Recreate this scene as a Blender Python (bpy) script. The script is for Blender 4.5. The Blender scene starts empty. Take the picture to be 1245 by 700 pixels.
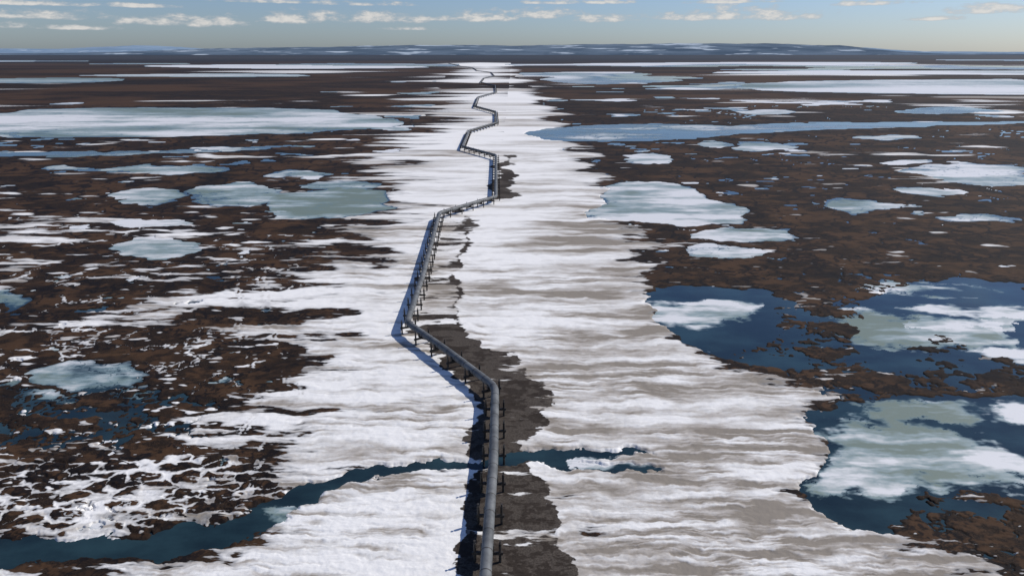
import bpy, math, numpy as np
from mathutils import Vector
rng=np.random.RandomState(7)
scene=bpy.context.scene
# ---------------------------------------------------------------- camera calibration (ground survey)
H=50.0; F=830.0; TH=math.atan(286/830.0)
CT,ST=math.cos(TH),math.sin(TH)
def G(px,py,z=0.0):
    u=(px-622.5)/F; v=(350-py)/F
    dy=CT+v*ST; dz=-ST+v*CT
    k=(z-H)/dz
    return (u*k, dy*k)
cam=bpy.data.cameras.new("camera"); camo=bpy.data.objects.new("camera",cam)
scene.collection.objects.link(camo); scene.camera=camo
cam.lens=24; cam.sensor_width=36; cam.clip_end=200000; cam.clip_start=0.5
camo.location=(0,0,H); camo.rotation_euler=(math.radians(90)-TH,0,0)
# ---------------------------------------------------------------- noise
_ang=rng.rand(8,256,256).astype(np.float32)*2*np.pi
GX=np.cos(_ang); GY=np.sin(_ang)
def perlin(x,y,s):
    gx,gy=GX[s%8],GY[s%8]
    x=x+s*17.3; y=y+s*9.7
    xf=np.floor(x); yf=np.floor(y)
    xi=xf.astype(np.int64)&255; yi=yf.astype(np.int64)&255
    fx=(x-xf).astype(np.float32); fy=(y-yf).astype(np.float32)
    xj=(xi+1)&255; yj=(yi+1)&255
    u=fx*fx*fx*(fx*(fx*6-15)+10); v=fy*fy*fy*(fy*(fy*6-15)+10)
    a=gx[xi,yi]*fx+gy[xi,yi]*fy
    b=gx[xj,yi]*(fx-1)+gy[xj,yi]*fy
    c=gx[xi,yj]*fx+gy[xi,yj]*(fy-1)
    d=gx[xj,yj]*(fx-1)+gy[xj,yj]*(fy-1)
    return ((a+(b-a)*u)*(1-v)+(c+(d-c)*u)*v)*1.5
def fb(X,Y,D,hi,seed,ax=1.0,rough=0.7,shift=0.0):
    lo=np.maximum(0.0026*D,1.5*D*D/(H*F)*1.0)
    L=np.log2(lo); Hh=np.log2(np.maximum(hi*D,5*lo))
    out=np.zeros_like(X)
    k=-3
    while k<13:
        t=float(k)
        w=np.clip(t-L+1,0,1)*np.clip(Hh+1-t,0,1)
        m=w>0.001
        if m.any():
            lam=2.0**k
            out[m]+=w[m]*2**((t-Hh[m])*rough)*perlin(X[m]/(lam*ax),Y[m]/lam,seed+k+5)
        k+=1
    return out
# ---------------------------------------------------------------- terrain grid (dense near, coarse far)
pys=np.concatenate([np.arange(722,140,-0.85),np.arange(140,66.2,-0.5)])
Ys=np.array([G(622.5,p)[1] for p in pys])
Ys=np.concatenate([[-200,-100,-40,0,20,35,42],Ys,[22000,30000,45000,70000]])
ts=np.concatenate([[-4,-3,-2.2,-1.7,-1.4],np.arange(-1.2,1.2001,0.00185),[1.4,1.7,2.2,3,4]])
dep=np.maximum(Ys*CT+H*ST,60)
X=(ts[None,:]*622.5/F*dep[:,None]).astype(np.float32)
Y=np.repeat(Ys[:,None],len(ts),1).astype(np.float32)
NR,NC=X.shape
X=X.ravel();Y=Y.ravel()
D=np.sqrt(X*X+Y*Y+H*H)
U=D*0.01
# domain warp (organic outlines)
WX=fb(X,Y,D,0.08,1,rough=0.75)*D*0.018
WY=fb(X,Y,D,0.08,2,rough=0.75)*D*0.016
Xw=X+WX; Yw=Y+WY
def chaikin(p):
    q=[]
    for i in range(len(p)):
        a=p[i];b=p[(i+1)%len(p)]
        q.append((a[0]*.75+b[0]*.25,a[1]*.75+b[1]*.25)); q.append((a[0]*.25+b[0]*.75,a[1]*.25+b[1]*.75))
    return q
def poly(pts,smooth=1):
    for _ in range(smooth): pts=chaikin(pts)
    return np.array([G(*p) for p in pts],dtype=np.float64)
def ell(cx,cy,rx,ry,n=14):
    return np.array([G(cx+rx*math.cos(a)*(1+0.12*math.sin(3*a+cx)),cy+ry*math.sin(a)*(1+0.1*math.sin(2*a+cy))) for a in np.arange(n)*2*math.pi/n])
def sdf(P,margin=0.2):
    """signed distance (+inside) in metres"""
    out=np.full(X.shape,-1e6,np.float32)
    dm=np.hypot(P[:,0],P[:,1]).max()*margin+3
    m=np.nonzero((Xw>P[:,0].min()-dm)&(Xw<P[:,0].max()+dm)&(Yw>P[:,1].min()-dm)&(Yw<P[:,1].max()+dm))[0]
    if len(m)==0: return out
    x=Xw[m];y=Yw[m]
    d=np.full(x.shape,1e12,np.float32); ins=np.zeros(x.shape,bool)
    for i in range(len(P)):
        ax,ay=P[i];bx,by=P[(i+1)%len(P)]
        ex,ey=bx-ax,by-ay
        l2=ex*ex+ey*ey+1e-9
        t=np.clip(((x-ax)*ex+(y-ay)*ey)/l2,0,1)
        dx=x-ax-t*ex; dy=y-ay-t*ey
        d=np.minimum(d,dx*dx+dy*dy)
        if abs(ey)>1e-9:
            c=((ay>y)!=(by>y))&(x<(ex*(y-ay)/ey+ax)); ins^=c
    d=np.sqrt(d)
    out[m]=np.where(ins,d,-d)
    return out
def line(pts,z=0,warp=1.0):
    P=[G(*p) for p in pts]
    x=X+WX*warp;y=Y+WY*warp
    d=np.full(x.shape,1e12,np.float32)
    for (ax,ay),(bx,by) in zip(P[:-1],P[1:]):
        ex,ey=bx-ax,by-ay
        t=np.clip(((x-ax)*ex+(y-ay)*ey)/(ex*ex+ey*ey),0,1)
        d=np.minimum(d,(x-ax-t*ex)**2+(y-ay-t*ey)**2)
    return np.sqrt(d)
def ss(a,b,x):
    t=np.clip((x-a)/(b-a),0,1); return t*t*(3-2*t)
# ---------------------------------------------------------------- ponds, lakes, river
# (shape, ice cover -1..1, tint 0 green .5 cyan 1 white)
W=[
 (poly([(742,222),(800,221),(850,230),(912,258),(910,270),(850,273),(760,271),(718,264),(735,240)]),.9,.66),
 (poly([(645,158),(720,152),(790,151),(870,153),(1020,150),(1250,147),(1250,151),(1060,155),(900,163),(790,171),(680,172),(645,166)]),-.15,.45),
 (poly([(865,104),(1000,98),(1300,96),(1300,116),(1100,114),(960,112)]),.8,.64),
 (poly([(820,88),(1000,86),(1400,87),(1400,91),(1000,91)]),1,.95),
 (poly([(700,78),(900,75.5),(1120,76),(1120,78.5),(900,79)]),1,.95),
 (poly([(140,80),(300,78.5),(520,80),(520,83),(300,84)]),1,.9),
 (poly([(640,95),(760,94),(830,97),(800,101),(700,103)]),-.1,.5),
 (ell(790,193,34,6),1,.8),(ell(925,178,36,6),.9,.75),(ell(873,176,15,4),1,.8),(ell(1080,167,42,3),1,.8),
 (ell(930,136,32,3),1,.9),(ell(1150,135,60,4),.3,.6),(ell(940,159,30,2),1,.9),
 (poly([(1085,208),(1150,200),(1260,199),(1260,230),(1190,226),(1120,214)]),.3,.45),
 (ell(1105,197,38,3),1,.8),
 (ell(1040,251,43,10),.8,.65),(ell(1128,234,39,6),1,.95),(ell(1190,266,40,5),.5,.6),
 (ell(910,285,63,9),1,.72),(ell(880,307,48,8),.35,.55),
 (poly([(785,352),(850,346),(930,352),(985,385),(1060,360),(1120,340),(1270,340),(1270,455),(1150,452),(1050,458),(960,452),(880,432),(815,412),(795,385)]),-1,.3),
 (poly([(985,505),(1050,486),(1110,478),(1200,488),(1270,480),(1270,604),(1180,602),(1000,612),(960,592),(1010,560),(985,530)]),-1,.3),
 (poly([(975,598),(1080,600),(1170,606),(1240,615),(1250,640),(1150,622),(1085,632),(1085,655),(1020,640)]),-1,.3),
 (poly([(0,138),(-150,140),(-150,165),(0,166),(150,167),(330,164),(460,157),(495,149),(430,135),(300,131),(60,132)]),.85,.60),
 (poly([(-100,187),(200,184),(350,176),(360,178),(200,189),(-100,192)]),.0,.45),
 (ell(285,181,36,3),1,.7),(ell(200,206,86,6),1,.8),(ell(75,203,26,3),1,.8),(ell(362,212,36,5),1,.85),
 (ell(180,239,46,10),.9,.6),(ell(285,237,64,13),.55,.5),(poly([(320,245),(360,232),(430,228),(482,238),(470,256),(400,267),(330,264)]),.9,.35),
 (ell(185,272,46,6),1,.7),(ell(193,302,54,15),1,.62),(ell(415,225,50,5),.3,.4),
 (ell(105,458,74,19),.45,.6),(ell(2,365,20,13),.8,.8),(ell(60,98,90,3),.3,.5),(ell(250,92,130,2),1,.8),
 (poly([(-60,660),(0,655),(150,652),(285,632),(335,606),(400,577),(500,560),(590,552),(700,547),(788,546),(790,552),(722,556),(690,562),(780,565),(808,571),(780,576),(680,570),(590,562),(500,571),(430,586),(375,612),(330,642),(280,666),(150,682),(0,688),(-60,700)]),-1,.3),
]
wm=np.full(X.shape,-1e6,np.float32); ice=np.full(X.shape,-1,np.float32); tint=np.full(X.shape,.5,np.float32)
for P,c,tn in W:
    s=sdf(P); m=s>wm
    wm=np.where(m,s,wm); 
    mm=m&(s>-3*U)
    ice[mm]=c; tint[mm]=tn
wm=np.minimum(wm,3.0*U)
def region(pts,feather=3.0): return np.clip(sdf(poly(pts),margin=0.6)/U/feather+0.5,0,1)
streak=fb(X,Y+0.02*X+WY*.3,D,0.045,3,ax=4.8,rough=0.45)
streak2=fb(X,Y-0.03*X+WY*.3,D,0.10,6,ax=3.2,rough=0.65)
blot=fb(X,Y,D,0.06,14,ax=1.4,rough=0.6)
# snow corridor
core=poly([(600,76),(572,76),(548,85),(540,100),(525,130),(508,160),(485,200),(452,240),(425,280),(385,320),(345,360),(320,400),(350,440),(335,480),(300,520),(285,560),(330,600),(260,660),(60,686),(-300,690),(-300,900),(1500,900),(1290,720),(1170,696),(1060,645),(985,608),(1010,550),(990,520),(1020,482),(905,455),(850,430),(808,400),(792,345),(770,310),(745,250),(720,200),(690,160),(665,130),(640,100),(612,80)],0)
cs=sdf(core,9)/U
base=np.where(X<-5,np.where(cs>0,cs/8.5,cs/12.0),cs/3.2)
base=np.clip(base,-1.15,1.7)
base=np.maximum(base,-1.15+0.22*ss(350,1300,Y))
rA=region([(-200,285),(330,265),(420,330),(330,400),(-200,400)])
rB=region([(-200,345),(230,345),(240,405),(-200,400)])
rC=region([(-200,556),(60,550),(330,560),(350,605),(285,640),(-200,652)],1.2)
rD=region([(-200,470),(260,460),(290,545),(-200,550)],2)
rE=region([(-200,185),(470,170),(470,290),(-200,290)])
rF=region([(-200,395),(230,400),(300,440),(280,545),(-200,545)],2)
for r_,v_ in ((rA,.60),(rB,.74),(rE,.28),(rF,.27)): base=np.maximum(base,-1.15+v_*r_)
snow=base+streak*1.0+streak2*0.60
for (cx,cy,rx,ry,a) in [(335,433,70,14,1.1),(300,470,60,10,.8),(330,384,110,7,.9),(440,300,40,12,.5),(360,520,70,7,.6),(470,460,50,4,.6),(250,440,50,24,.7),(405,345,60,6,.6),(220,500,50,20,.5),(430,375,60,4,.6),(470,320,30,5,.5),(400,412,50,4,.6),(440,500,50,4,.5)]:
    s=sdf(ell(cx,cy,rx,ry),margin=.5)/U; snow-=a*np.clip(s/2+0.6,0,1)
# ice-wedge polygons (voronoi) on the near tundra
def voro(x,y,cell):
    gx=np.floor(x/cell);gy=np.floor(y/cell)
    f1=np.full(x.shape,1e9,np.float32);f2=f1.copy()
    R=np.random.RandomState(3).rand(128,128,2)
    for i in(-1,0,1):
        for j in(-1,0,1):
            cx=gx+i;cy=gy+j
            r=R[cx.astype(int)&127,cy.astype(int)&127]
            d=np.hypot((cx+r[...,0])*cell-x,(cy+r[...,1])*cell-y)
            f2=np.minimum(f2,np.maximum(f1,d)); f1=np.minimum(f1,d)
    return (f2-f1)/cell
edge=np.full(X.shape,1.,np.float32); edge2=np.full(X.shape,1.,np.float32); edge3=np.full(X.shape,1.,np.float32)
nm=Y<700
wv=fb(X,Y,D,0.03,4,rough=.8)*.9; wv2=fb(X,Y,D,0.03,5,rough=.8)*.9
edge[nm]=voro(X[nm]*0.5+wv[nm]*.6,Y[nm]+wv2[nm]*.6,2.0)
edge2[nm]=voro(X[nm]*0.7+wv[nm]*3,Y[nm]+wv2[nm]*3,8.0)
edge3[nm]=voro(X[nm]*0.8+wv[nm]*5+40,Y[nm]+wv2[nm]*5,19.0)
csn=(0.19-edge)*2.6+blot*.50+streak*.30
csn=np.where(X<-55,csn-.18,csn)
snow=np.where(rC>0.01,snow*(1-rC)+rC*csn,snow)
# snow lying in the troughs of the tundra
snow=np.maximum(snow,np.where((Y<260)&(X<0),-0.30-edge2*4+0.55*blot+0.36*rF+.25*rA,-9))
# scattered specks of old snow
sp_=fb(X,Y,D,0.018,15,ax=2.6,rough=.3)
snow=np.maximum(snow,np.where(cs<0,(sp_-.74-.14*((X>0)&(Y<450))+.5*np.clip(streak2,-.2,.5))*1.5,-9))
# flooded cracks
chan=ss(0.25,1,rD)
wch=(0.48+0.6*blot-edge2*4.2)*chan-(1-chan)*5
rR=region([(930,330),(1270,330),(1270,720),(1090,620),(940,470)],1.5)
wch=np.maximum(wch,(0.12+0.6*blot-edge2*4)*rR-(1-rR)*5)
rG=region([(640,120),(1300,120),(1300,345),(800,345)],3)
wch=np.maximum(wch,(-0.24+0.7*blot-edge3*4)*rG-(1-rG)*5)
wm=np.where((wm<0)&(wch*U>wm),np.clip(wch,-3,.6)*U,wm)
# brown flooded turf poking through the right-hand water
turf=region([(925,350),(990,350),(1070,378),(1010,440),(900,452),(885,432),(960,400)],1.5)
turf3=region([(960,400),(1250,410),(1250,480),(950,470)],2)
turf4=region([(1080,600),(1270,600),(1270,720),(1150,700)],2)
wm=np.where(wm>-U,np.minimum(wm,wm*(1-np.clip(turf+.6*turf3+.7*turf4,0,1))+U*np.clip(turf+turf3+turf4,0,1)*(0.15*(1-turf3)-.45+2.4*blot+np.clip(.25-edge2,0,.25)*7)),wm)
# random thaw ponds and streaks further out
pn=fb(X,Y,D,0.05,7,ax=1.5,rough=.45)
out=np.clip(-cs/3,0,1)
thr=0.95-0.31*ss(120,420,Y)-0.15*ss(600,1600,Y)
thr=thr+0.20*((X>0)&(Y<450))
pw=(pn-thr)*6*U
nz=(pw>wm)&(pw>-2*U)&(out>.3)
wm=np.where(out>0.3,np.maximum(wm,pw),wm)
tn=fb(X,Y,D,0.3,11,rough=.5)
ice=np.where(nz,0.3+tn*1.6,ice); tint=np.where(nz,0.60+tn*.6,tint)
# ice sheets inside big water bodies
I=[(poly([(985,384),(1080,376),(1190,395),(1232,415),(1130,427),(1010,413)]),.05),
   (ell(845,380,66,15),.58),(ell(1190,378,80,7),.95),(ell(1120,350,70,6),.6),(ell(1230,430,30,6),.8),(ell(1150,392,60,6),.75),
   (poly([(995,522),(1060,500),(1110,505),(1190,535),(1250,552),(1260,592),(1120,588),(1010,606),(985,590),(1015,560)]),.60),
   (poly([(1060,486),(1180,492),(1190,510),(1120,520),(1050,505)]),.0),
   (poly([(1205,500),(1270,480),(1270,530),(1225,518)]),1.),(ell(750,562,60,2.5),1.),
   (ell(350,628,30,4),.4)]
icf=np.clip(ice,-1,1)*1.2
icf=np.where(ice>0,icf*np.clip(wm/U*1.1+.1,-1,1),icf)+streak2*.55+tn*.35+blot*.3
for P,t in I:
    s=sdf(P)/U
    icf=np.where(s>-1.6,np.maximum(icf,s*.5+.15+streak2*.9+blot*1.0+streak*.5),icf)
    tint=np.where(s>-.3,t,tint)
# long leads and cracks through the ice
lead=np.abs(fb(X,Y,D,0.09,21,ax=1.5,rough=.6))
icf-=np.clip(.05-lead,0,.05)*12*(tint<.9)
tint=np.clip(tint+streak2*.55+tn*.3+streak*.5,0,1.1)
# gravel pad / bare ground beside the pipe
pad=sdf(poly([(552,730),(560,690),(568,620),(574,540),(577,480),(547,446),(502,405),(496,396),(554,397),(586,415),(628,443),(657,470),(666,490),(655,520),(640,545),(647,575),(660,600),(674,640),(692,690),(706,730)]))
pad=np.maximum(pad,sdf(poly([(605,188),(622,190),(628,236),(604,247),(585,250),(545,262),(556,256),(602,240)])))
fr=line([(568,262),(563,300),(556,345),(550,388),(562,404),(612,437),(655,470),(668,492)],warp=.8)
pad=np.maximum(pad,0.010*D*0.45-fr)
padf=np.clip(pad/U*1.5,-2,1.05)+streak*1.2+.25*blot
gr=sdf(poly([(494,392),(514,340),(537,260),(568,262),(562,330),(550,395)]))/U
gray=np.clip(gr+.6,0,1)
padf=np.maximum(padf,np.where(gray>0.2,streak*1.5+streak2-.2,-2))
# tracks across snow on the left
track=np.zeros_like(X)
for off,w_ in ((0,.22),(7,.22),(34,.22),(41,.22)):
    tr=line([(282+off,330),(286+off*1.1,390),(302+off*1.2,450),(318+off*1.2,490),(290+off,530),(262+off,600),(240+off,640)],warp=.45)
    track=np.maximum(track,np.clip(1.4-tr/(w_+.0011*D),0,1))
track*=np.clip(.7+blot*1.5,0,1)
snow+=0.45*track*(snow<.10)
# dirt (melt bands) in the snow
d1=fb(X,Y+0.03*X+WY*.45,D,0.022,9,ax=8,rough=0.3)
d3=fb(X,Y-0.02*X+WY*.7,D,0.045,17,ax=7,rough=0.5)
d2=fb(X,Y,D,0.15,10,ax=2.2,rough=0.6)
rs=ss(-2,12,X/ np.maximum(U,.1))*ss(550,160,Y)
amp=np.clip(.65+1.1*d2+.5*blot,.2,1.3)
dirt=0.30+0.62*d1*amp+0.52*d3+0.28*d2+0.30*rs+0.30*gray-0.07*(1-rs)+.5*track*np.clip(snow+.1,0,1)
snow=np.clip(snow,-3,3)
wn=wm
land=ss(0,0.6,-wn)
relief=0.03*ss(-.1,.25,snow)+0.03*np.clip(0.5+fb(X,Y,D,0.02,13,rough=.8),0,1.5)+.08*np.clip(.5-d1*amp-d3*.5,0,1.2)*np.clip(snow,0,1)
mound=np.clip(edge,0,.5)*0.45*np.maximum(rC,0.2*(Y<200))
Z=np.clip(-wn*0.3,-0.8,0.10)+(relief+mound)*land
Z=np.where(Y<2500,Z,np.where(wn>0,-.8,.15)).astype(np.float32)
# ---------------------------------------------------------------- mesh helpers
def grid_mesh(name,mask=None,z=None,attrs={}):
    idx=np.arange(NR*NC).reshape(NR,NC)
    q=np.stack([idx[:-1,:-1],idx[:-1,1:],idx[1:,1:],idx[1:,:-1]],-1).reshape(-1,4)
    if mask is not None: q=q[mask[q].any(1)]
    if mask is not None:
        u,inv=np.unique(q.ravel(),return_inverse=True); q=inv.reshape(-1,4)
    else: u=idx.ravel()
    co=np.stack([X[u],Y[u],z[u]],-1).astype(np.float32)
    me=bpy.data.meshes.new(name)
    me.vertices.add(len(u)); me.vertices.foreach_set("co",co.ravel())
    n=len(q); me.loops.add(n*4); me.loops.foreach_set("vertex_index",q.ravel().astype(np.int32))
    me.polygons.add(n); me.polygons.foreach_set("loop_start",np.arange(0,n*4,4,dtype=np.int32))
    me.update(calc_edges=True)
    me.polygons.foreach_set("use_smooth",np.ones(n,bool))
    for k,a in attrs.items():
        at=me.attributes.new(k,'FLOAT','POINT'); at.data.foreach_set("value",a[u].astype(np.float32))
    ob=bpy.data.objects.new(name,me); scene.collection.objects.link(ob)
    return ob
tone=0.5+0.6*fb(X,Y,D,0.2,12,rough=.6)
bank=np.clip(1+wn/U*1.2,0,1)
mott=blot*.8+fb(X,Y,D,.012,16,ax=1.6,rough=.3)+streak*.3
ground=grid_mesh("tundra_ground",None,Z,dict(snow=snow,pad=padf,dirt=dirt,tone=tone,bank=bank,edge=np.minimum(edge2,edge3*1.6),mott=mott))
water=grid_mesh("water",wn>-1.5*U,np.zeros_like(Z),dict(icef=icf,tint=tint))
# ---------------------------------------------------------------- node helper
class N:
    def __init__(s,mat):
        mat.use_nodes=True; s.t=mat.node_tree; s.t.nodes.clear()
    def n(s,ty,**k):
        nd=s.t.nodes.new(ty)
        for a,b in k.items(): setattr(nd,a,b)
        return nd
    def l(s,a,b): s.t.links.new(a,b)
    def v(s,x,sock):
        if isinstance(x,(int,float)): sock.default_value=x
        elif isinstance(x,tuple): sock.default_value=x if len(x)==len(sock.default_value) else x+(1,)
        else: s.l(x,sock)
    def m(s,op,a,b=0.0,c=None,clamp=False):
        nd=s.n('ShaderNodeMath',operation=op,use_clamp=clamp); s.v(a,nd.inputs[0]); s.v(b,nd.inputs[1])
        if c is not None: s.v(c,nd.inputs[2])
        return nd.outputs[0]
    def mix(s,f,a,b):
        nd=s.n('ShaderNodeMix',data_type='RGBA'); s.v(f,nd.inputs[0]); s.v(a,nd.inputs[6]); s.v(b,nd.inputs[7]); return nd.outputs[2]
    def at(s,name): return s.n('ShaderNodeAttribute',attribute_name=name).outputs['Fac']
    def mr(s,x,a,b,c=0.0,d=1.0,smooth=True):
        nd=s.n('ShaderNodeMapRange'); nd.interpolation_type='SMOOTHSTEP' if smooth else 'LINEAR'
        s.v(x,nd.inputs[0])
        for i,q in enumerate((a,b,c,d)): nd.inputs[i+1].default_value=q
        return nd.outputs[0]
    def noise(s,vec,scale,detail=5,rough=.6,stretch=None):
        if stretch:
            mp=s.n('ShaderNodeMapping'); s.l(vec,mp.inputs[0]); mp.inputs[3].default_value=stretch; vec=mp.outputs[0]
        nd=s.n('ShaderNodeTexNoise'); s.l(vec,nd.inputs['Vector']); nd.inputs['Scale'].default_value=scale
        nd.inputs['Detail'].default_value=detail; nd.inputs['Roughness'].default_value=rough
        return nd.outputs[0]
# ground material
mat=bpy.data.materials.new("tundra_snow"); k=N(mat)
pos=k.n('ShaderNodeNewGeometry').outputs['Position']
sep=k.n('ShaderNodeSeparateXYZ'); k.l(pos,sep.inputs[0])
haze_f=k.mr(sep.outputs[1],500,8000)
n1=k.noise(pos,1.2,6,.65,(0.25,1,1)); n2=k.noise(pos,0.25,6,.6); n3=k.noise(pos,6,4,.7); n4=k.noise(pos,0.06,5,.6)
sn=k.m('ADD',k.at('snow'),k.m('MULTIPLY',k.m('SUBTRACT',n1,.5),.9))
smask=k.mr(sn,-0.06,0.12)
pn_=k.m('ADD',k.at('pad'),k.m('MULTIPLY',k.m('SUBTRACT',n1,.5),2.2))
pmask=k.mr(pn_,-0.05,0.35)
mo=k.m('ADD',k.at('mott'),k.m('MULTIPLY',k.m('SUBTRACT',n2,.5),1.6))
tun=k.mix(k.mr(mo,-.5,.6),(0.010,0.0060,0.0045),(0.056,0.0285,0.0140))
tun=k.mix(k.mr(n3,.4,.75,0,.6),tun,(0.076,0.045,0.024))
tun=k.mix(k.mr(k.at('tone'),.45,.95,0,.6),tun,(0.012,0.008,0.006))
tun=k.mix(k.mr(k.at('edge'),.14,0.02,0,.85),tun,(0.005,0.004,0.005))
tun=k.mix(k.mr(n4,.52,.7,0,.45),tun,(0.078,0.041,0.018))
tun=k.mix(k.mr(k.at('bank'),0.2,1,0,.5),tun,(0.009,0.008,0.008))
tun=k.mix(k.m('MULTIPLY',haze_f,.75),tun,(0.046,0.058,0.074))  # aerial haze painted into the tundra: blue tint growing with distance
dt=k.m('ADD',k.at('dirt'),k.m('MULTIPLY',k.m('SUBTRACT',n1,.5),.75))
ra=k.n('ShaderNodeValToRGB'); k.l(dt,ra.inputs[0]); e=ra.color_ramp.elements
e[0].position=.0;e[0].color=(.82,.795,.755,1);e[1].position=1;e[1].color=(.26,.225,.185,1)
x=e.new(.3);x.color=(.67,.645,.605,1); x=e.new(.65);x.color=(.45,.41,.365,1)
sc=ra.outputs[0]
sc=k.mix(k.m('MULTIPLY',k.mr(sn,.5,.02),.7),sc,(0.26,0.255,0.25))
grv=k.mix(k.mr(n3,.3,.7),(0.038,0.030,0.024),(0.095,0.078,0.063))
grv=k.mix(k.mr(mo,-.1,.5,0,.7),grv,(0.022,0.015,0.011))
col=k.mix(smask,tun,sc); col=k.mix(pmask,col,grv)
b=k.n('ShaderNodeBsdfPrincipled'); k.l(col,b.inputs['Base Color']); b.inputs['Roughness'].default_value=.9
b.inputs['Specular IOR Level'].default_value=.15
bp=k.n('ShaderNodeBump'); bp.inputs['Strength'].default_value=.5; bp.inputs['Distance'].default_value=.08
hh=k.m('ADD',k.m('MULTIPLY',n1,1.0),k.m('MULTIPLY',n3,.3)); k.l(k.m('ADD',hh,k.m('MULTIPLY',smask,.3)),bp.inputs['Height']); k.l(bp.outputs[0],b.inputs['Normal'])
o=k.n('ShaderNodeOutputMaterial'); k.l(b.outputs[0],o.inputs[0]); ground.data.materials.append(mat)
# water / ice material
mat=bpy.data.materials.new("melt_water_and_ice"); k=N(mat)
pos=k.n('ShaderNodeNewGeometry').outputs['Position']
n1=k.noise(pos,.7,7,.65,(0.4,1,1)); n2=k.noise(pos,0.12,6,.6,(0.6,1,1)); n3=k.noise(pos,3.0,3,.5)
f=k.m('ADD',k.at('icef'),k.m('MULTIPLY',k.m('SUBTRACT',n1,.5),1.4))
im=k.mr(f,-0.40,.50)
rim=k.mr(f,.85,.05)
tt=k.m('ADD',k.at('tint'),k.m('MULTIPLY',k.m('SUBTRACT',n2,.5),.9))
tt=k.m('ADD',tt,k.m('MULTIPLY',k.m('SUBTRACT',n1,.5),.7))
ra=k.n('ShaderNodeValToRGB'); k.l(tt,ra.inputs[0]); e=ra.color_ramp.elements
e[0].position=.1;e[0].color=(.16,.20,.165,1);e[1].position=1;e[1].color=(.70,.69,.675,1)
x=e.new(.45);x.color=(.26,.325,.325,1); x=e.new(.7);x.color=(.45,.48,.465,1)
icol=k.mix(k.m('MULTIPLY',rim,.45),ra.outputs[0],(.13,.22,.26))
wcol=k.mix(k.mr(n2,.35,.7),(0.008,0.018,0.023),(0.021,0.047,0.055))
col=k.mix(im,wcol,icol)
b=k.n('ShaderNodeBsdfPrincipled'); k.l(col,b.inputs['Base Color']); b.inputs['IOR'].default_value=1.33
k.l(k.m('ADD',k.m('MULTIPLY',im,.45),.08),b.inputs['Roughness'])
bp=k.n('ShaderNodeBump'); bp.inputs['Strength'].default_value=.2; bp.inputs['Distance'].default_value=.03
k.l(k.m('ADD',n3,k.m('MULTIPLY',im,1.0)),bp.inputs['Height']); k.l(bp.outputs[0],b.inputs['Normal'])
o=k.n('ShaderNodeOutputMaterial'); k.l(b.outputs[0],o.inputs[0]); water.data.materials.append(mat)
# ---------------------------------------------------------------- pipeline
PZ=2.3
pp=[(588,735),(594,640),(600,560),(602,470),(545,427),(495,392),(514,335),(534,259),(603,239),(603,189),(562,178),(570,159),(604,149),(603,136),(577,129),(581,118),(603,112),(602,104),(584,100),(588,95),(601,92.5),(597,88),(580,86),(575,82.5),(560,80.5),(552,78.5),(545,77)]
P=[Vector((*G(x,y,PZ),PZ)) for x,y in pp]
P.insert(0,P[0]+(P[0]-P[1]).normalized()*60)
path=[P[0]]
for a,b_,c in zip(P[:-2],P[1:-1],P[2:]):
    r=min(1.8,(a-b_).length*.3,(c-b_).length*.3)
    s=b_+(a-b_).normalized()*r; e_=b_+(c-b_).normalized()*r
    for i in range(7):
        t=i/6; path.append(s*(1-t)**2+b_*2*t*(1-t)+e_*t*t)
path.append(P[-1])
def tube(path,rad,seg=20):
    V=[];Fc=[]
    for i,p in enumerate(path):
        t=((path[min(i+1,len(path)-1)]-path[max(i-1,0)])).normalized()
        s=t.cross(Vector((0,0,1))).normalized(); u=s.cross(t)
        for j in range(seg):
            a=2*math.pi*j/seg; V.append(p+s*math.cos(a)*rad+u*math.sin(a)*rad)
    for i in range(len(path)-1):
        for j in range(seg):
            a=i*seg+j;b=i*seg+(j+1)%seg; Fc.append((a,b,b+seg,a+seg))
    return V,Fc
def add(V,Fc,v,f):
    o=len(V); V.extend(v); Fc.extend([tuple(i+o for i in q) for q in f])
def mk(name,V,Fc,m,parent,smooth=False):
    me=bpy.data.meshes.new(name); me.from_pydata([tuple(v) for v in V],[],Fc); me.update()
    if smooth: me.polygons.foreach_set("use_smooth",[True]*len(me.polygons))
    me.materials.append(m); ob=bpy.data.objects.new(name,me); scene.collection.objects.link(ob); ob.parent=parent; return ob
pipeline=bpy.data.objects.new("elevated_oil_pipeline",None); scene.collection.objects.link(pipeline)
pm=bpy.data.materials.new("galvanised_jacket"); k=N(pm)
pos=k.n('ShaderNodeNewGeometry').outputs['Position']
n=k.noise(pos,.5,5,.6); nn=k.noise(pos,6,4,.6)
c=k.mix(k.mr(n,.3,.7),(.075,.078,.080),(.16,.165,.165)); c=k.mix(k.mr(nn,.5,.8,0,.5),c,(.055,.050,.045))
b=k.n('ShaderNodeBsdfPrincipled'); k.l(c,b.inputs['Base Color']); b.inputs['Metallic'].default_value=.1; b.inputs['Roughness'].default_value=.6
b.inputs['Specular IOR Level'].default_value=.35
o=k.n('ShaderNodeOutputMaterial'); k.l(b.outputs[0],o.inputs[0])
sm=bpy.data.materials.new("weathered_steel"); k=N(sm)
pos=k.n('ShaderNodeNewGeometry').outputs['Position']; n=k.noise(pos,2,5,.6)
c=k.mix(k.mr(n,.35,.7),(.025,.022,.020),(.07,.06,.05))
b=k.n('ShaderNodeBsdfPrincipled'); k.l(c,b.inputs['Base Color']); b.inputs['Metallic'].default_value=.3; b.inputs['Roughness'].default_value=.6
o=k.n('ShaderNodeOutputMaterial'); k.l(b.outputs[0],o.inputs[0])
RAD=0.60
v,f=tube(path,RAD,24); mk("pipe",v,f,pm,pipeline,True)
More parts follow.
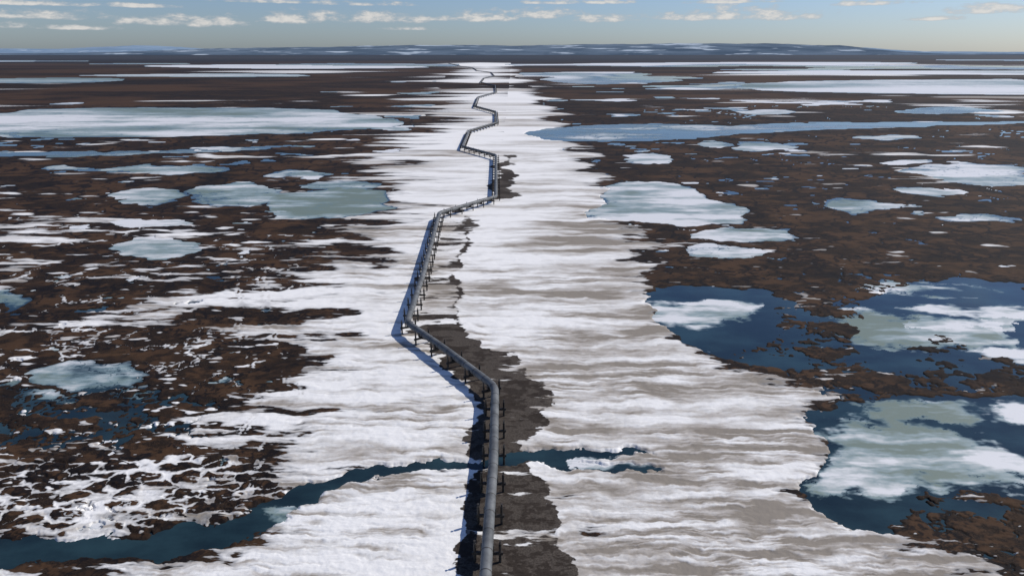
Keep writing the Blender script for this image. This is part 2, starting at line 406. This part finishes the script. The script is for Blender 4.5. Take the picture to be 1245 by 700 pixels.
# walk the path
def box(c,t,s,hl,hw,hz):
    V=[]
    for a in(-1,1):
        for b_ in(-1,1):
            for q in(-1,1): V.append(c+t*hl*a+s*hw*b_+Vector((0,0,hz*q)))
    return V,[(0,1,3,2),(4,6,7,5),(0,4,5,1),(2,3,7,6),(0,2,6,4),(1,5,7,3)]
def cyl(c,z0,z1,r,n=10):
    V=[];Fc=[]
    for z in(z0,z1):
        for j in range(n): V.append(Vector((c.x+r*math.cos(2*math.pi*j/n),c.y+r*math.sin(2*math.pi*j/n),z)))
    for j in range(n): Fc.append((j,(j+1)%n,n+(j+1)%n,n+j))
    Fc.append(tuple(range(n,2*n))); return V,Fc
SV,SF,BV,BF=[],[],[],[]
acc=0;nexts=2;nextb=1
for a,b_ in zip(path[:-1],path[1:]):
    L=(b_-a).length; t=(b_-a).normalized(); s=t.cross(Vector((0,0,1))).normalized()
    while nexts<acc+L:
        p=a+t*(nexts-acc); g=Vector((p.x,p.y,0))
        farp=p.y>700
        for q in(-1,1):
            add(SV,SF,*cyl(g+s*q*1.3,-.9,PZ+.25,.15,8 if farp else 12))
            if not farp: add(SV,SF,*cyl(g+s*q*1.3,PZ+.25,PZ+.55,.07,8))
            if not farp: add(SV,SF,*cyl(g+s*q*1.3,PZ+.53,PZ+.58,.13,8))
        add(SV,SF,*box(g+Vector((0,0,PZ-RAD-.36)),t,s,.13,1.6,.16))
        add(SV,SF,*box(g+Vector((0,0,PZ-RAD-.11)),t,s,.45,.4,.09))
        if not farp:
            add(SV,SF,*box(g+Vector((0,0,PZ-.3))+s*.64,t,s,.25,.05,.36)); add(SV,SF,*box(g+Vector((0,0,PZ-.3))-s*.64,t,s,.25,.05,.36))
        nexts+=6 if p.y<700 else 14
    while nextb<acc+L:
        p=a+t*(nextb-acc)
        if p.y<700: add(BV,BF,*tube([p-t*.05,p+t*.05],RAD+.015,24))
        nextb+=3.0
    acc+=L
mk("pipe_supports",SV,SF,sm,pipeline); mk("jacket_bands",BV,BF,sm,pipeline,True)
# ---------------------------------------------------------------- hills on the horizon
def hills(name,Y0,prof,c1,c2,seed,snowamt):
    xs=np.linspace(-32000,32000,900); ys=np.linspace(0,5000,24)
    V=[];h=np.interp(xs,[p[0] for p in prof],[p[1] for p in prof])
    r=sum(perlin(xs/l,np.full(xs.shape,seed*3.1),seed)*a for l,a in((3000,16),(1200,14),(500,10),(200,6)))
    h=np.maximum(h+r*np.clip(h/60,0,1),0)
    for j,y in enumerate(ys):
        pr=min(1,(j/14))**0.7
        rr=perlin(xs/700,np.full(xs.shape,j*.4),seed+1)*10*pr*(1-pr)*4
        for i in range(len(xs)): V.append((xs[i],Y0+y,h[i]*pr+rr[i]*min(1,h[i]/60)-1))
    n=len(xs); Fc=[(j*n+i,j*n+i+1,(j+1)*n+i+1,(j+1)*n+i) for j in range(len(ys)-1) for i in range(n-1)]
    m=bpy.data.materials.new(name+"_surface"); k=N(m)
    pos=k.n('ShaderNodeNewGeometry').outputs['Position']
    a=k.noise(pos,.0012,6,.6,(.5,.6,5)); b2=k.noise(pos,.004,4,.6,(.25,.3,4))
    c=k.mix(k.mr(a,.35,.65),c1,c2); c=k.mix(k.mr(b2,.60-snowamt,.68-snowamt,0,.8),c,(.50,.57,.63))  # bluish hill colours stand in for distance haze, no volume behind it
    b=k.n('ShaderNodeBsdfPrincipled'); k.l(c,b.inputs['Base Color']); b.inputs['Roughness'].default_value=1; b.inputs['Specular IOR Level'].default_value=0
    o=k.n('ShaderNodeOutputMaterial'); k.l(b.outputs[0],o.inputs[0])
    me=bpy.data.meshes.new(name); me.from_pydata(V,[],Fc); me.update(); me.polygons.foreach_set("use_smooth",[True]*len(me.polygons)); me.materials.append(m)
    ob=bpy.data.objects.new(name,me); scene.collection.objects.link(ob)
def hx(px,Yd): return (px-622.5)/F*(Yd*CT)
Y0=15000
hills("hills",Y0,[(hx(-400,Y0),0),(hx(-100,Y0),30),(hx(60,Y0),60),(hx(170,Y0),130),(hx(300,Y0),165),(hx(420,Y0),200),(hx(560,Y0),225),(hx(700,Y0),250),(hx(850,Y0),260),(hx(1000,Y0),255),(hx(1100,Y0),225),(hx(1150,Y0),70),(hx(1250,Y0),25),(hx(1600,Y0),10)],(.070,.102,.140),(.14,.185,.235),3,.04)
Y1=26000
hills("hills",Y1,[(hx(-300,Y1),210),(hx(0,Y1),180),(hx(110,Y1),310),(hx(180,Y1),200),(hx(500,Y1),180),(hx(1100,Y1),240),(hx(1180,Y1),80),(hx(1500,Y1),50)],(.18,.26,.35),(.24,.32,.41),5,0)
# ---------------------------------------------------------------- sky and sun
sd=Vector((0.80,0.35,0)).normalized(); el=math.radians(40)
sv=Vector((sd.x*math.cos(el),sd.y*math.cos(el),math.sin(el)))
su=bpy.data.lights.new("sun","SUN"); su.energy=4.0; su.angle=math.radians(.5); su.color=(1,.96,.89)
so=bpy.data.objects.new("sun",su); scene.collection.objects.link(so); so.rotation_euler=sv.to_track_quat('Z','Y').to_euler()
w=bpy.data.worlds.new("World"); scene.world=w; k=N(w)
sky=k.n('ShaderNodeTexSky'); sky.sky_type='NISHITA'; sky.sun_disc=False; sky.sun_elevation=el; sky.sun_rotation=math.atan2(sd.x,sd.y); sky.air_density=1.0; sky.dust_density=.6; sky.ozone_density=1.5
tc=k.n('ShaderNodeTexCoord').outputs['Generated']; sp=k.n('ShaderNodeSeparateXYZ'); k.l(tc,sp.inputs[0])
az=k.m('ARCTAN2',sp.outputs[0],sp.outputs[1]); elv=k.m('ARCSINE',sp.outputs[2])
cmb=k.n('ShaderNodeCombineXYZ'); k.l(az,cmb.inputs[0]); k.l(k.m('MULTIPLY',elv,2.6),cmb.inputs[1])
cn=k.noise(cmb.outputs[0],34,8,.62); cn2=k.noise(cmb.outputs[0],9,4,.5)
def ang(px,py):
    u=(px-622.5)/F; v=(350-py)/F; x,y,z=u,CT+v*ST,-ST+v*CT
    return math.atan2(x,y),math.atan2(z,math.hypot(x,y))
C=[(60,19,60,6),(20,31,30,4),(228,27,72,7),(362,23,34,9),(455,23,52,7),(530,22,35,4),(588,21,42,8),(655,18,38,7),(740,23,48,5),(830,21,50,5),(890,18,54,9),(960,20,42,6),(1200,12,50,6),(1060,3,50,4),(30,3,60,4),(700,2,60,3),(330,1,60,3),(495,34,30,2),(80,33,50,3),(160,6,50,3),(450,4,50,3),(900,1,60,3),(1130,22,40,3)]
val=None
for (cx,cy,rx,ry) in C:
    a0,e0=ang(cx,cy+2); ax_=ang(cx+rx,cy)[0]-a0; ey=ang(cx,cy-ry)[1]-ang(cx,cy)[1]
    da=k.m('DIVIDE',k.m('SUBTRACT',az,a0),ax_*1.4)
    de=k.m('SUBTRACT',elv,e0)
    up=k.m('DIVIDE',k.m('MAXIMUM',de,0.0),ey*1.9); dn=k.m('DIVIDE',k.m('MINIMUM',de,0.0),ey*.6)
    r=k.m('ADD',k.m('MULTIPLY',da,da),k.m('ADD',k.m('MULTIPLY',up,up),k.m('MULTIPLY',dn,dn)))
    q=k.m('SUBTRACT',1.0,r)
    val=q if val is None else k.m('MAXIMUM',val,q)
val=k.m('MAXIMUM',val,-1.5)
cl=k.m('ADD',val,k.m('MULTIPLY',k.m('SUBTRACT',cn,.52),4.5))
gen=k.m('MULTIPLY',k.mr(cn2,.55,.72),k.mr(elv,.09,.25))
cm=k.m('MAXIMUM',k.mr(cl,.0,1.1),k.m('MULTIPLY',gen,.5))
shade=k.mix(k.mr(cl,.2,1.5),(4.9,5.2,5.5),(8.3,8.0,7.6))
mul=k.n('ShaderNodeMix',data_type='RGBA',blend_type='MULTIPLY'); mul.inputs[0].default_value=1; k.l(sky.outputs[0],mul.inputs[6]); mul.inputs[7].default_value=(.65,.79,1.12,1)
fin=k.mix(k.m('MULTIPLY',cm,.88),mul.outputs[2],shade)
bg=k.n('ShaderNodeBackground'); bg.inputs[1].default_value=.09; k.l(fin,bg.inputs[0])
o=k.n('ShaderNodeOutputWorld'); k.l(bg.outputs[0],o.inputs[0])
scene.view_settings.view_transform='Standard'; scene.view_settings.look='None'; scene.view_settings.exposure=0
